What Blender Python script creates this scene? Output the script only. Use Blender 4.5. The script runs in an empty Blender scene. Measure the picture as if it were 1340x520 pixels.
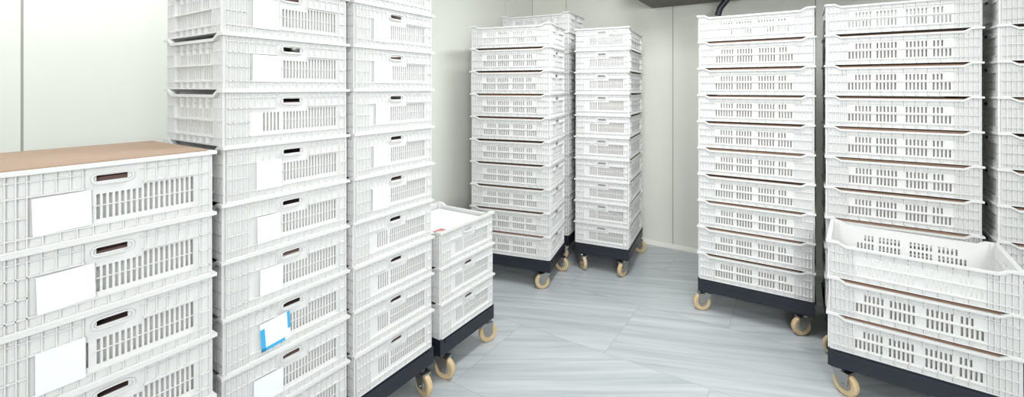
import bpy, bmesh, math, random
from mathutils import Matrix, Vector
random.seed(7)
S = bpy.context.scene
COL = S.collection
S.view_settings.view_transform = 'Standard'

# ---------------------------------------------------------------- materials
def mat(name, col, rough=0.5, metal=0.0, noise=0.0, nscale=8.0, bump=0.0, spec=0.5, transl=0.0):
    m = bpy.data.materials.new(name); m.use_nodes = True
    nt = m.node_tree; b = nt.nodes["Principled BSDF"]
    b.inputs["Roughness"].default_value = rough
    b.inputs["Metallic"].default_value = metal
    b.inputs["Specular IOR Level"].default_value = spec
    tc = nt.nodes.new("ShaderNodeTexCoord")
    n = nt.nodes.new("ShaderNodeTexNoise"); n.inputs["Scale"].default_value = nscale
    n.inputs["Detail"].default_value = 5
    nt.links.new(tc.outputs["Object"], n.inputs["Vector"])
    r = nt.nodes.new("ShaderNodeMix"); r.data_type = 'RGBA'
    r.inputs[6].default_value = (*[c * (1 - noise) for c in col], 1)
    r.inputs[7].default_value = (*[min(1, c * (1 + noise)) for c in col], 1)
    nt.links.new(n.outputs["Fac"], r.inputs[0])
    nt.links.new(r.outputs[2], b.inputs["Base Color"])
    if transl > 0:
        t = nt.nodes.new("ShaderNodeBsdfTranslucent"); mx = nt.nodes.new("ShaderNodeMixShader")
        mx.inputs[0].default_value = transl
        nt.links.new(r.outputs[2], t.inputs["Color"])
        nt.links.new(b.outputs[0], mx.inputs[1]); nt.links.new(t.outputs[0], mx.inputs[2])
        nt.links.new(mx.outputs[0], nt.nodes["Material Output"].inputs["Surface"])
    return m

M_WHITE = mat("white_plastic", (0.865, 0.87, 0.86), 0.36, noise=0.02, nscale=5, transl=0.16)
M_PAPER = mat("paper", (0.86, 0.88, 0.90), 0.8, noise=0.05, nscale=25)
M_GOODS = mat("pale_box_side", (0.60, 0.56, 0.53), 0.9, noise=0.35, nscale=9)
M_GOODP = mat("pale_goods", (0.74, 0.73, 0.72), 0.9, noise=0.15, nscale=12)
M_BLUE = mat("blue_tape", (0.05, 0.42, 0.80), 0.5, noise=0.05)
M_RED = mat("red_print", (0.60, 0.22, 0.20), 0.6, noise=0.05)
M_CARD = mat("cardboard", (0.385, 0.275, 0.20), 0.85, noise=0.10, nscale=14)
M_CARDD = mat("brown_cardboard", (0.40, 0.24, 0.165), 0.9, noise=0.2, nscale=12)
M_CARDK = mat("dark_cardboard", (0.17, 0.10, 0.085), 0.9, noise=0.3, nscale=14)
M_BLACK = mat("black_plastic", (0.012, 0.016, 0.026), 0.45, noise=0.2)
M_STEEL = mat("zinc_steel", (0.40, 0.40, 0.39), 0.35, 1.0, noise=0.1)
M_WHEEL = mat("cream_wheel", (0.62, 0.47, 0.27), 0.5, noise=0.12, nscale=30)
M_HUB = mat("grey_hub", (0.34, 0.33, 0.31), 0.5, noise=0.1)
M_WALL = mat("wall_panel", (0.88, 0.90, 0.835), 0.4, noise=0.015, nscale=2.5)
M_WALLB = mat("wall_panel_back", (0.86, 0.875, 0.80), 0.45, noise=0.03, nscale=2.5)
M_SEAM = mat("seam", (0.40, 0.42, 0.36), 0.6)
M_CEIL = mat("ceiling", (0.80, 0.80, 0.77), 0.6, noise=0.03)
M_UNIT = mat("unit_casing", (0.09, 0.075, 0.065), 0.5, noise=0.08)

def floor_mat():
    m = bpy.data.materials.new("marble_floor"); m.use_nodes = True
    nt = m.node_tree; b = nt.nodes["Principled BSDF"]; N = nt.nodes.new; Lk = nt.links.new
    tc = N("ShaderNodeTexCoord")
    br = N("ShaderNodeTexBrick"); br.offset = 0.5
    br.inputs["Scale"].default_value = 1.0
    br.inputs["Brick Width"].default_value = 1.0; br.inputs["Row Height"].default_value = 0.6
    br.inputs["Mortar Size"].default_value = 0.0017; br.inputs["Mortar Smooth"].default_value = 0.1
    br.inputs["Color1"].default_value = (0, 0, 0, 1); br.inputs["Color2"].default_value = (1, 1, 1, 1)
    br.inputs["Mortar"].default_value = (.5, .5, .5, 1)
    mr = N("ShaderNodeMapping"); mr.inputs["Location"].default_value = (.35, .22, 0)
    Lk(tc.outputs["Object"], mr.inputs["Vector"]); Lk(mr.outputs[0], br.inputs["Vector"])
    bw = N("ShaderNodeRGBToBW"); Lk(br.outputs["Color"], bw.inputs[0])
    ang = N("ShaderNodeMath"); ang.operation = 'MULTIPLY_ADD'
    ang.inputs[1].default_value = 0.32; ang.inputs[2].default_value = -0.66
    Lk(bw.outputs[0], ang.inputs[0])
    vr = N("ShaderNodeVectorRotate"); vr.rotation_type = 'Z_AXIS'
    Lk(tc.outputs["Object"], vr.inputs["Vector"]); Lk(ang.outputs[0], vr.inputs["Angle"])
    off = N("ShaderNodeVectorMath"); off.operation = 'SCALE'
    off.inputs[0].default_value = (7.3, 3.1, 0); Lk(bw.outputs[0], off.inputs["Scale"])
    ad = N("ShaderNodeVectorMath"); ad.operation = 'ADD'
    Lk(vr.outputs[0], ad.inputs[0]); Lk(off.outputs[0], ad.inputs[1])
    mp = N("ShaderNodeMapping"); mp.inputs["Scale"].default_value = (0.9, 18.0, 1.0)
    Lk(ad.outputs[0], mp.inputs["Vector"])
    n1 = N("ShaderNodeTexNoise"); n1.inputs["Scale"].default_value = 1.0; n1.inputs["Detail"].default_value = 8
    n1.inputs["Roughness"].default_value = 0.62; n1.inputs["Distortion"].default_value = 0.25
    Lk(mp.outputs[0], n1.inputs["Vector"])
    cr = N("ShaderNodeValToRGB"); e = cr.color_ramp.elements
    e[0].position = 0.30; e[0].color = (0.36, 0.395, 0.41, 1)
    e[1].position = 0.68; e[1].color = (0.575, 0.605, 0.615, 1)
    k = cr.color_ramp.elements.new(0.48); k.color = (0.465, 0.50, 0.515, 1)
    Lk(n1.outputs["Fac"], cr.inputs[0])
    mx = N("ShaderNodeMix"); mx.data_type = 'RGBA'
    mx.inputs[7].default_value = (0.36, 0.385, 0.39, 1)
    Lk(cr.outputs[0], mx.inputs[6]); Lk(br.outputs["Fac"], mx.inputs[0])
    Lk(mx.outputs[2], b.inputs["Base Color"])
    b.inputs["Roughness"].default_value = 0.33
    return m
M_FLOOR = floor_mat()

# ---------------------------------------------------------------- mesh helper
class MB:
    def __init__(s): s.v = []; s.f = []; s.m = []
    def box(s, a, b, xf=None, mi=0):
        (x0, y0, z0), (x1, y1, z1) = a, b
        P = [(x0, y0, z0), (x1, y0, z0), (x1, y1, z0), (x0, y1, z0), (x0, y0, z1), (x1, y0, z1), (x1, y1, z1), (x0, y1, z1)]
        if xf: P = [xf(*p) for p in P]
        o = len(s.v); s.v += P
        for q in ((0, 3, 2, 1), (4, 5, 6, 7), (0, 1, 5, 4), (1, 2, 6, 5), (2, 3, 7, 6), (3, 0, 4, 7)):
            s.f.append(tuple(o + i for i in q)); s.m.append(mi)
    def prism(s, poly, w0, w1, xf=None, mi=0):
        n = len(poly); o = len(s.v)
        P = [(u, v, w0) for u, v in poly] + [(u, v, w1) for u, v in poly]
        s.v += [xf(*p) for p in P] if xf else P
        s.f.append(tuple(o + i for i in reversed(range(n)))); s.m.append(mi)
        s.f.append(tuple(o + n + i for i in range(n))); s.m.append(mi)
        for i in range(n):
            j = (i + 1) % n
            s.f.append((o + i, o + j, o + n + j, o + n + i)); s.m.append(mi)
    def panel(s, L, z0, z1, t, holes, xf):
        us = sorted({0.0, L} | {round(h[k], 5) for h in holes for k in (0, 1)})
        vs = sorted({z0, z1} | {round(h[k], 5) for h in holes for k in (2, 3)})
        def solid(i, j):
            if i < 0 or j < 0 or i >= len(us) - 1 or j >= len(vs) - 1: return False
            cu = (us[i] + us[i + 1]) / 2; cv = (vs[j] + vs[j + 1]) / 2
            return not any(h[0] < cu < h[1] and h[2] < cv < h[3] for h in holes)
        idx = {}
        def V(i, j, k):
            q = (i, j, k)
            if q not in idx:
                idx[q] = len(s.v); s.v.append(xf(us[i], vs[j], 0 if k == 0 else -t))
            return idx[q]
        for i in range(len(us) - 1):
            for j in range(len(vs) - 1):
                if not solid(i, j): continue
                F = [(V(i, j, 0), V(i + 1, j, 0), V(i + 1, j + 1, 0), V(i, j + 1, 0)),
                     (V(i, j, 1), V(i, j + 1, 1), V(i + 1, j + 1, 1), V(i + 1, j, 1))]
                if not solid(i - 1, j): F.append((V(i, j, 0), V(i, j + 1, 0), V(i, j + 1, 1), V(i, j, 1)))
                if not solid(i + 1, j): F.append((V(i + 1, j, 0), V(i + 1, j, 1), V(i + 1, j + 1, 1), V(i + 1, j + 1, 0)))
                if not solid(i, j - 1): F.append((V(i, j, 0), V(i, j, 1), V(i + 1, j, 1), V(i + 1, j, 0)))
                if not solid(i, j + 1): F.append((V(i, j + 1, 0), V(i + 1, j + 1, 0), V(i + 1, j + 1, 1), V(i, j + 1, 1)))
                s.f += F; s.m += [0] * len(F)
    def cyl(s, c, axis, r, h, n=24, mi=0, r2=None):
        c = Vector(c); ax = Vector(axis).normalized()
        a = ax.orthogonal().normalized(); b = ax.cross(a)
        r2 = r if r2 is None else r2; o = len(s.v)
        for k, rr in ((-.5, r), (.5, r2)):
            for i in range(n):
                t = 2 * math.pi * i / n
                s.v.append(tuple(c + ax * (h * k) + (a * math.cos(t) + b * math.sin(t)) * rr))
        s.f.append(tuple(o + i for i in reversed(range(n)))); s.m.append(mi)
        s.f.append(tuple(o + n + i for i in range(n))); s.m.append(mi)
        for i in range(n):
            j = (i + 1) % n
            s.f.append((o + i, o + j, o + n + j, o + n + i)); s.m.append(mi)
    def mesh(s, name, mats):
        me = bpy.data.meshes.new(name); me.from_pydata([tuple(p) for p in s.v], [], s.f)
        for m in mats: me.materials.append(m)
        me.polygons.foreach_set("material_index", s.m); me.update()
        bm = bmesh.new(); bm.from_mesh(me); bmesh.ops.recalc_face_normals(bm, faces=bm.faces); bm.to_mesh(me); bm.free()
        return me

def add(name, data, loc=(0, 0, 0), rot=0.0, parent=None, **props):
    o = bpy.data.objects.new(name, data); COL.objects.link(o)
    o.location = loc; o.rotation_euler = (0, 0, rot)
    if parent: o.parent = parent
    for k, v in props.items(): o[k] = v
    return o

# ---------------------------------------------------------------- crate
INS = .014
def walls(W, D, ins):
    w, d = W / 2 - ins, D / 2 - ins
    return [
        (2 * w, lambda u, v, t: (-w + u, -d - t, v), 'long'),
        (2 * d, lambda u, v, t: (w + t, -d + u, v), 'end'),
        (2 * w, lambda u, v, t: (w - u, d + t, v), 'long'),
        (2 * d, lambda u, v, t: (-w - t, d - u, v), 'end')]

def crate_mesh(name, W, D, H, pitch_slot=0.0138, dip=.015):
    m = MB(); ins = INS; t = 0.003; r = ins; q = .008
    Hd = H - dip; e = .0011; rh = .009
    for L, xf, kind in walls(W, D, ins):
        bx = lambda a, b: m.box(a, b, xf)
        if kind == 'long':
            s0, s1 = .155 * L, .845 * L; holes = []
            n = int((s1 - s0) / pitch_slot)
            skip = {7, 14, 15, 22} if n > 20 else {5, 12}
            for i in range(n):
                if i in skip: continue
                u = s0 + i * (s1 - s0) / n
                holes.append((u, u + .0072, .030, .066))
                if i not in (0, 1, n - 1, n - 2): holes.append((u, u + .0072, .078, .107))
            m.panel(L, 0.0, Hd, t, holes, xf)
            c0, c1 = .050 * L, .050 * L + .026
            for mir in (False, True):
                g = (lambda u: L - u) if mir else (lambda u: u)
                m.prism([(g(0), Hd), (g(c1), Hd), (g(c0), H), (g(0), H)], -t, 0, xf)
                m.prism([(g(0), H - rh), (g(c0), H - rh), (g(c1), Hd - rh), (g(c1), Hd), (g(c0), H), (g(0), H)], 0, r, xf)
            bx((c1, Hd - rh, 0), (L - c1, Hd, r))
            bx((c1, Hd - .026, 0), (L - c1, Hd - .0235, q * .8))
            bx((0, .0705, 0), (L, .0738, q))
            for a, b in ((0, .145 * L), (L - .145 * L, L)): bx((a, .1105, 0), (b, .113, q))
            bx((0, 0.0, 0), (L, .004, q)); bx((0, .0220, 0), (L, .0252, q))
            for u in (.004, .033, .062, .090, .118, .145):
                for uu in (u * L, L - u * L):
                    bx((uu - e, .004, 0), (uu + e, H - (rh if u < .04 else .026), q))
            k = int(round((s1 - s0) / .042))
            for i in range(1, k):
                u = s0 + (s1 - s0) * i / k
                bx((u - e, .107, 0), (u + e, Hd - rh, q)); bx((u - e, 0, 0), (u + e, .0252, q))
        else:
            holes = [(.43 * L, .57 * L, H - .043, H - .030)]
            s0, s1 = .43 * L, .92 * L; n = 18
            for i in range(n):
                u = s0 + i * (s1 - s0) / n
                holes.append((u, u + .0064, .036, .102 if u > .64 * L else .093))
            for i in range(5):
                u = .27 * L + i * .0112
                holes.append((u, u + .0055, .036, .093))
            m.panel(L, 0.0, H, t, holes, xf)
            bx((0, H - rh, 0), (L, H, r))
            bx((0, H - .0250, 0), (.375 * L, H - .0225, q * .8)); bx((.625 * L, H - .0250, 0), (L, H - .0225, q * .8))
            bx((0, .0235, 0), (L, .0265, q)); bx((0, 0, 0), (L, .004, q))
            bx((0, .108, 0), (.375 * L, .1108, q)); bx((.64 * L, .108, 0), (L, .1108, q))
            bx((0, .066, 0), (.16 * L, .0688, q))
            bx((.935 * L, .066, 0), (L, .069, q))
            bx((s0 - .006, .066, 0), (s1, .0680, q * .3))
            for u in (.004, .042, .080, .118, .157, .94, .996):
                bx((u * L - e, .004, 0), (u * L + e, H - rh, q))
            for u in (.21, .265, .32, .37, .65, .705, .76, .815, .87):
                bx((u * L - e, .109, 0), (u * L + e, H - rh, q * .8))
            for i in range(11):
                u = .215 + i * .066
                bx((u * L - e, .0, 0), (u * L + e, .0235, q * .8))
    w, d = W / 2 - ins, D / 2 - ins
    m.box((-w, -d, 0), (w, d, .004))
    for sx in (-1, 1):
        for sy in (-1, 1):
            m.box((sx * (w - .001), sy * (d - .001), .002), (sx * (w - .016), sy * (d - .016), H - .002))
            m.box((sx * w, sy * d, H - rh), (sx * (w + r), sy * (d + r), H))
    return m.mesh(name, [M_WHITE])

def handle_mesh(D, H):
    m = MB(); L = D - 2 * INS; r = .0075
    hw, hh = .092 * L, .0120; zc = H - .0365
    N = 28; w = .0032
    def ring(k):
        P = []
        for i in range(N):
            a = 2 * math.pi * i / N
            ca, sa = math.cos(a), math.sin(a)
            P.append((math.copysign(abs(ca) ** .5, ca) * (hw + k), math.copysign(abs(sa) ** .7, sa) * (hh + k)))
        return P
    A, B = ring(-w / 2), ring(w / 2)
    for i in range(N):
        j = (i + 1) % N
        m.prism([A[i], A[j], B[j], B[i]], .0005, r, lambda u, v, t: (t, u, v))
    return m.mesh("handle", [M_WHITE]), zc

def label_mesh(w, h, blue=False):
    m = MB(); t = .0005
    m.box((0, -w / 2, -h / 2), (t, w / 2, h / 2))
    if blue:
        m.box((t, -w / 2, -h / 2), (t * 2, w / 2 - .02, -h / 2 + .010), mi=1)
        m.box((t, -w / 2, -h / 2), (t * 2, -w / 2 + .014, h * .30), mi=1)
        m.box((t, w / 2 - .009, -h * .12), (t * 2, w / 2, h / 2), mi=1)
    return m.mesh("label", [M_PAPER, M_BLUE])

LW, LD, LH = 0.40, 0.43, 0.165
SW, SD, SH = 0.60, 0.41, 0.160
ME_L = crate_mesh("crate_square", LW, LD, LH)
ME_S = crate_mesh("crate_long", SW, SD, SH)
HL, HLz = handle_mesh(LD, LH); HS, HSz = handle_mesh(SD, SH)
LAB = [label_mesh(.088, .082), label_mesh(.078, .088), label_mesh(.092, .078), label_mesh(.072, .082)]
LABB = label_mesh(.095, .088, True)
def goods_mesh(W, D, h, side, top):  # block of packed contents; pale sides added to lighten the crate slots
    m = MB(); w, d = W / 2, D / 2
    m.box((-w, -d, 0), (w, d, h - .008)); m.box((-w - .006, -d - .006, h - .008), (w + .006, d + .006, h), mi=1)
    return m.mesh("packed_goods", [side, top])
GS = [goods_mesh(SW - .056, SD - .056, SH - .005 - g, M_GOODS, M_CARDD) for g in (.007, .010, .014)]
GL = [goods_mesh(LW - .060, LD - .060, LH - .005 - g, M_GOODP, M_CARDK) for g in (.052, .040, .035)]

DZ = 0.200
# ---------------------------------------------------------------- dolly
def dolly_frame(W, D):
    m = MB(); z0, z1 = .125, DZ; b = .045
    w, d = W / 2 - .004, D / 2 - .004
    m.box((-w, -d, z0), (w, -d + b, z1)); m.box((-w, d - b, z0), (w, d, z1))
    m.box((-w, -d + b, z0), (-w + b, d - b, z1)); m.box((w - b, -d + b, z0), (w, d - b, z1))
    m.box((-w + b, -.02, z0 + .02), (w - b, .02, z1 - .004)); m.box((-.02, -d + b, z0 + .02), (.02, d - b, z1 - .004))
    for s in (-1, 1):
        m.box((-w + .03, s * d, z1 - .022), (w - .03, s * (d + .006), z1 - .006))
        m.box((s * w, -d + .03, z1 - .022), (s * (w + .006), d - .03, z1 - .006))
    for sx in (-1, 1):
        for sy in (-1, 1):
            cx, cy = sx * (w - .045), sy * (d - .045)
            o = len(m.v)
            P = [(cx - .045, cy - .045, z0), (cx + .045, cy - .045, z0), (cx + .045, cy + .045, z0), (cx - .045, cy + .045, z0),
                 (cx - .03, cy - .03, z0 - .012), (cx + .03, cy - .03, z0 - .012), (cx + .03, cy + .03, z0 - .012), (cx - .03, cy + .03, z0 - .012)]
            m.v += P
            for q in ((0, 1, 2, 3), (7, 6, 5, 4), (0, 4, 5, 1), (1, 5, 6, 2), (2, 6, 7, 3), (3, 7, 4, 0)):
                m.f.append(tuple(o + i for i in q)); m.m.append(0)
    return m.mesh("frame", [M_BLACK])
WR = .051
def fork_mesh():
    m = MB(); tr = .028
    m.cyl((0, 0, .110), (0, 0, 1), .024, .010, 20)
    m.box((-.022, -.022, .094), (.050, .022, .106))
    for s in (-1, 1):
        m.prism([(-.022, .106), (.050, .106), (tr + .015, .040), (tr - .015, .040)], s * .0225, s * .0195,
                lambda u, v, t: (u, t, v))
    m.cyl((tr, 0, WR), (0, 1, 0), .006, .056, 12)
    return m.mesh("caster", [M_STEEL]), tr
def wheel_mesh():
    m = MB(); n = 36
    prof = [(.027, -.011), (.043, -.014), (.0495, -.011), (WR, -.004), (WR, .004), (.0495, .011), (.043, .014), (.027, .011)]
    o = len(m.v); k = len(prof)
    for i in range(n):
        a = 2 * math.pi * i / n
        for r, y in prof: m.v.append((r * math.cos(a), y, r * math.sin(a)))
    for i in range(n):
        j = (i + 1) % n
        for q in range(k):
            p = (q + 1) % k
            m.f.append((o + i * k + q, o + i * k + p, o + j * k + p, o + j * k + q)); m.m.append(0)
    m.cyl((0, 0, 0), (0, 1, 0), .028, .018, 28, mi=1)
    m.cyl((0, 0, 0), (0, 1, 0), .013, .034, 20, mi=1)
    return m.mesh("wheel", [M_WHEEL, M_HUB])
ME_FORK, TR = fork_mesh(); ME_WH = wheel_mesh()
FR = {}
def dolly(W, D, x, y, rot, label, ca=None):
    key = (W, D)
    if key not in FR: FR[key] = dolly_frame(W, D)
    e = add("dolly", None, (x, y, 0), rot, label=label, category="dolly", group="black dollies under the crate stacks")
    e.empty_display_size = .1
    add("frame", FR[key], parent=e)
    k = 0
    for sx in (-1, 1):
        for sy in (-1, 1):
            a = random.uniform(0, 360) if ca is None else ca[k]
            k += 1
            c = add("caster", ME_FORK, (sx * (W / 2 - .045), sy * (D / 2 - .045), 0), math.radians(a), parent=e)
            c["label"] = "zinc steel swivel caster fork"
            add("wheel", ME_WH, (TR, 0, WR), parent=c, label="cream wheel with grey hub")
    return e

# ---------------------------------------------------------------- stacks
def stack(kind, x, y, rotdeg, n, jit, lab, group, handles=None, labels=(), bluei=None, goods=True, ca=None, filltop=False):
    W, D, H, me, hm, hz, sm = (LW, LD, LH, ME_L, HL, HLz, GL) if kind == 'L' else (SW, SD, SH, ME_S, HS, HSz, GS)
    rot = math.radians(rotdeg)
    dolly(W, D, x, y, rot, "black wheeled dolly under " + lab[1], ca)
    proto = None; kids = []
    for i in range(n):
        a = rot + random.uniform(-1, 1) * jit * 1.1
        px, py = x + random.uniform(-1, 1) * jit * .3, y + random.uniform(-1, 1) * jit * .3
        z = DZ + i * H
        if proto is None:
            c = add("crate", me, (px, py, z), a); proto = c
            for s in (handles or ()):
                h = add("handle", hm, (s * (W / 2 - INS), 0, hz), 0 if s > 0 else math.pi, parent=c); kids.append(h)
        else:
            c = proto.copy(); c.location = (px, py, z); c.rotation_euler = (0, 0, a); COL.objects.link(c)
            for h in kids:
                k = h.copy(); k.parent = c; COL.objects.link(k)
        l = lab[0]
        if i == n - 1 and n < 5: l = "open white slatted plastic crate on top of a short stack"
        if i == bluei: l = "white slatted plastic crate with blue-edged paper label"
        c["label"] = l; c["category"] = "crate"; c["group"] = group
        if i in labels:
            u = -.078 + random.uniform(-.012, .010)
            lm = random.choice(LAB)
            if i == bluei: lm = LABB; u = -.058
            k = add("label", lm, (W / 2 - INS + .0082, u, (.062 if i == bluei else .066) + random.uniform(-.002, .002)), parent=c,
                    label="white paper label with blue edge strips" if i == bluei else "blank white paper label")
            k.rotation_euler = (.07 if i == bluei else random.uniform(-.03, .03), 0, 0)
        if goods and (i < n - 1 or filltop):
            add("packed_goods", random.choice(sm), (0, 0, .005), 0, parent=c, label="packed contents with added pale sides and brown cardboard top")
    return c

LF = -1.385
stack('L', LF + .055 - LW / 2, .365, 0, 6, .006,
      ("white slatted plastic crate with handle hole and paper label", "a chest-high stack of crates"),
      "crates in the stack topped with cardboard", handles=(1,), labels=range(6), filltop=True)
stack('L', LF - LW / 2, .832, 0, 10, .008,
      ("white slatted plastic crate with handle hole and paper label", "a tall stack of labelled crates"),
      "crates in the tall labelled stack", handles=(1,), labels=(1, 2, 3, 4, 5, 7, 8, 9), bluei=2)
stack('L', LF - LW / 2, 1.280, 0, 11, .006,
      ("white slatted plastic crate with handle hole and paper label", "a tall stack by the side wall"),
      "crates in the second tall stack by the side wall", handles=(1,), labels=(4, 5, 6, 7, 8, 9), ca=(180, 180, -20, -10))
stack('L', LF - LW / 2, 1.748, 0, 3, .006,
      ("white slatted plastic crate in a knee-high stack", "a knee-high stack of crates"),
      "crates in the knee-high stack", handles=(1,), labels=(), ca=(180, 180, 12, 60))
stack('S', -1.742, 2.777, 12, 10, .008,
      ("long white slatted plastic crate in a tall stack", "a tall stack of long crates"),
      "crates in the tall stack near the room corner", ca=(200, 90, 215, -5))
stack('S', -1.275, 3.395, -82.3, 10, .008,
      ("long white slatted plastic crate with handle end facing out", "a tall stack of end-on crates"),
      "crates in the end-on tall stack", handles=(1,), ca=(90, 90, 40, -20))
stack('S', -1.85, 3.34, 7, 11, .006,
      ("long white slatted plastic crate in the tallest stack by the corner", "the tallest stack of crates"),
      "crates in the tallest stack by the corner", goods=False)
stack('S', -.238, 3.105, 0, 10, .007,
      ("long white slatted plastic crate in a tall stack by the wall", "a tall stack by the rear wall"),
      "crates in the tall stack by the rear wall", ca=(210, 170, 215, 90))
stack('S', .398, 3.085, 0, 10, .006,
      ("long white slatted plastic crate stacked behind a low stack", "a tall stack behind a low one"),
      "crates in the tall stack behind the low one", ca=(90, 90, 90, 90))
stack('S', 1.025, 3.04, 0, 11, .004,
      ("long white slatted plastic crate at the end of the row", "the last tall stack of the row"),
      "crates in the last stack of the row", ca=(90, 90, 90, 90))
stack('S', .406, 2.620, -4.5, 3, .005,
      ("long white slatted plastic crate in a short stack", "a short stack of three crates"),
      "crates in the short stack of three", ca=(-30, 190, -60, -90))

m = MB(); w, d = LW / 2 - .013, LD / 2 - .013
m.box((-w, -d, 0), (w, d, .003))
add("cardboard_sheet", m.mesh("cardboard_sheet", [M_CARD]), (LF + .053 - LW / 2, .362, DZ + 6 * LH + .0005), 0,
    label="light brown cardboard sheet covering the top crate of a stack", category="cardboard")
top = [o for o in bpy.data.objects if o.get("group") == "crates in the knee-high stack"]
top = max(top, key=lambda o: o.location.z)
m = MB(); w, d = LW / 2 - .034, LD / 2 - .034
m.box((-w, -d, 0), (w, d, LH - .035)); m.box((.09, -d + .03, LH - .035), (w - .02, -.09, LH - .033), mi=1)  # paper pack filling the top crate, with red print
add("packed_goods", m.mesh("packed_goods", [M_PAPER, M_RED]), (0, 0, .005), 0, parent=top, label="pale paper pack with a red printed patch")

# ---------------------------------------------------------------- room
X0, X1, Y0, Y1, ZC = -2.30, 2.9, -2.2, 3.92, 2.60
def wallmesh(axis, c, a, b, seams, out, mt):
    m = MB(); g = .0035
    br = [a] + [s for s in seams if a < s < b] + [b]
    for p, q in zip(br[:-1], br[1:]):
        if axis == 'x': m.box((min(c, c + out * .05), p + g, 0), (max(c, c + out * .05), q - g, ZC))
        else: m.box((p + g, min(c, c + out * .05), 0), (q - g, max(c, c + out * .05), ZC))
    e0, e1 = c + out * .004, c + out * .06
    lo, hi = min(e0, e1), max(e0, e1)
    if axis == 'x': m.box((lo, a, 0), (hi, b, ZC), mi=1)
    else: m.box((a, lo, 0), (b, hi, ZC), mi=1)
    return m.mesh("wall", [mt, M_SEAM])
st = dict(kind="structure")
add("wall_left", wallmesh('x', X0, Y0, Y1, [-1.66, -.64, .38, 1.40, 2.42, 3.44], -1, M_WALL), **st)
add("wall_back", wallmesh('y', Y1, X0, X1, [-1.92, -.92, .08, 1.08, 2.08], 1, M_WALLB), **st)
add("wall_right", wallmesh('x', X1, Y0, Y1, [-1, 0, 1, 2, 3], 1, M_WALL), **st)
add("wall_front", wallmesh('y', Y0, X0, X1, [-1, 0, 1, 2], -1, M_WALL), **st)
m = MB(); m.box((X0 - .06, Y0 - .06, -.05), (X1 + .06, Y1 + .06, 0)); add("floor", m.mesh("floor", [M_FLOOR]), **st)
m = MB(); m.box((X0 - .06, Y0 - .06, ZC), (X1 + .06, Y1 + .06, ZC + .05)); add("ceiling", m.mesh("ceiling", [M_CEIL]), **st)
m = MB(); m.prism([(0, 0), (-.022, 0), (-.018, .012), (-.005, .034), (0, .034)], X0, X1, lambda u, v, t: (t, Y1 + u, v))
add("baseboard_back", m.mesh("bb", [M_WALLB]), **st)
m = MB(); m.prism([(0, 0), (.022, 0), (.018, .012), (.005, .034), (0, .034)], Y0, Y1 - .023, lambda u, v, t: (X0 + u, t, v))
add("baseboard_left", m.mesh("bb", [M_WALL]), **st)

e = add("cooling_unit", None, (-.30, 3.58, 2.045), label="brown-grey cooling unit hung under the ceiling by the wall", category="air cooler")
m = MB(); m.box((-.78, -.24, 0), (.78, .30, .42)); m.box((-.80, -.26, .0), (.80, -.24, .44))
add("casing", m.mesh("casing", [M_UNIT]), parent=e)
for dx in (-.38, .38):
    m = MB()
    for r in (.06, .11, .16):
        for i in range(24):
            a0, a1 = 2 * math.pi * i / 24, 2 * math.pi * (i + 1) / 24
            p = Vector((r * math.cos(a0), 0, r * math.sin(a0))); q = Vector((r * math.cos(a1), 0, r * math.sin(a1)))
            m.cyl((p + q) / 2, q - p, .003, (q - p).length * 1.05, 6)
    m.cyl((0, .01, 0), (0, 1, 0), .04, .02, 20)
    add("fan_guard", m.mesh("fan_guard", [M_BLACK]), (dx, -.275, .21), parent=e)
for dx in (-.6, .6):
    m = MB(); m.cyl((dx, 0, .49), (0, 0, 1), .006, .13, 8)
    add("hanger", m.mesh("hanger", [M_STEEL]), parent=e)
m = MB()
pts = [Vector((-.14, 0, .02)), Vector((-.15, 0, -.03)), Vector((-.205, 0, -.10)), Vector((-.22, 0, -.15))]
for p, q in zip(pts[:-1], pts[1:]): m.cyl((p + q) / 2, q - p, .022, (q - p).length + .012, 14)
m.box((-.25, -.03, -.03), (-.04, .03, .0))
add("drain_pipe", m.mesh("drain_pipe", [M_BLACK]), parent=e, label="black drain pipe")

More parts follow.
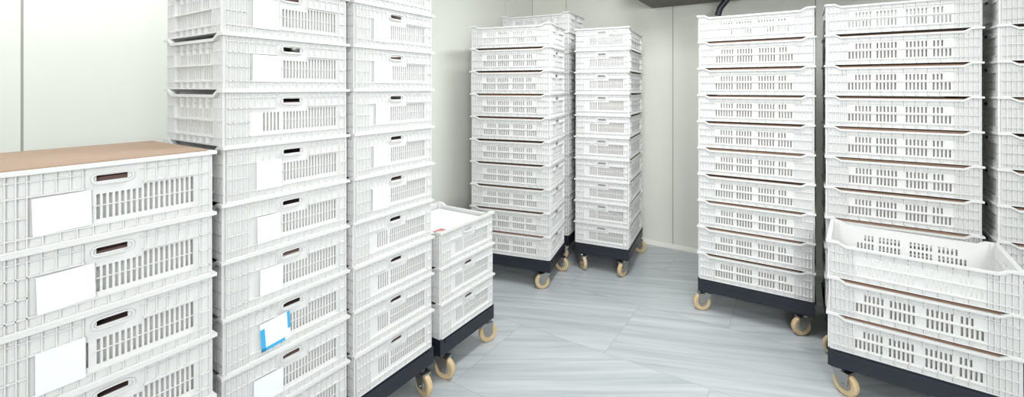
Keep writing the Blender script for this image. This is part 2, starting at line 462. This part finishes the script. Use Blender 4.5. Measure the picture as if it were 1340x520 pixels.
# ---------------------------------------------------------------- added fill lamps
M_FILL_TUBE = bpy.data.materials.new("fill_tube_glow"); M_FILL_TUBE.use_nodes = True
b = M_FILL_TUBE.node_tree.nodes["Principled BSDF"]; b.inputs["Emission Color"].default_value = (1, 1, .98, 1); b.inputs["Emission Strength"].default_value = 3
def added_fixture(x, y, rot, power):  # invented lamp above the view, placed to brighten stacks and walls
    e = add("added_ceiling_lamp", None, (x, y, ZC - .07), rot, label="added fluorescent-style ceiling fill lamp, out of view", category="lamp")
    m = MB(); m.box((-.62, -.09, .03), (.62, .09, .07)); add("fill_housing", m.mesh("fill_housing", [M_WHITE]), parent=e)
    m = MB()
    for s in (-.045, .045): m.cyl((0, s, .015), (1, 0, 0), .013, 1.18, 14)
    add("fill_tube", m.mesh("fill_tube", [M_FILL_TUBE]), parent=e)
    L = bpy.data.lights.new("added_lamp_light", 'AREA'); L.shape = 'RECTANGLE'; L.size = 1.2; L.size_y = .35; L.energy = power
    L.color = (.975, .988, 1)
    add("added_lamp_light", L, (x, y, ZC - .085), rot)
added_fixture(.8, .1, 0, 19)
added_fixture(-.65, 2.1, math.pi / 2, 34)
added_fixture(1.5, 1.4, math.pi / 2, 15)
added_fixture(-1.55, .4, math.pi / 2, 14)
L = bpy.data.lights.new("front_fill", 'AREA'); L.shape = 'DISK'; L.size = 1.0; L.energy = 25; L.color = (.975, .988, 1)  # added fill behind the camera, aimed at the rear stacks
L.spread = math.radians(105)
o = add("front_fill_light", L, (.9, -.9, 1.7))
o.rotation_euler = (Vector((-1.6, 3.3, 1.0)) - Vector((.9, -.9, 1.7))).to_track_quat('-Z', 'Y').to_euler()

w = bpy.data.worlds.new("w"); S.world = w; w.use_nodes = True
w.node_tree.nodes["Background"].inputs[0].default_value = (.9, .95, 1, 1); w.node_tree.nodes["Background"].inputs[1].default_value = .3

cam = bpy.data.cameras.new("cam"); cam.sensor_width = 36; cam.lens = 585 / 1340 * 36; cam.shift_y = -145 / 1340; cam.clip_start = .02
co = bpy.data.objects.new("camera", cam); COL.objects.link(co)
co.location = (0, 0, 1.36); co.rotation_euler = (math.pi / 2, 0, math.radians(33)); S.camera = co
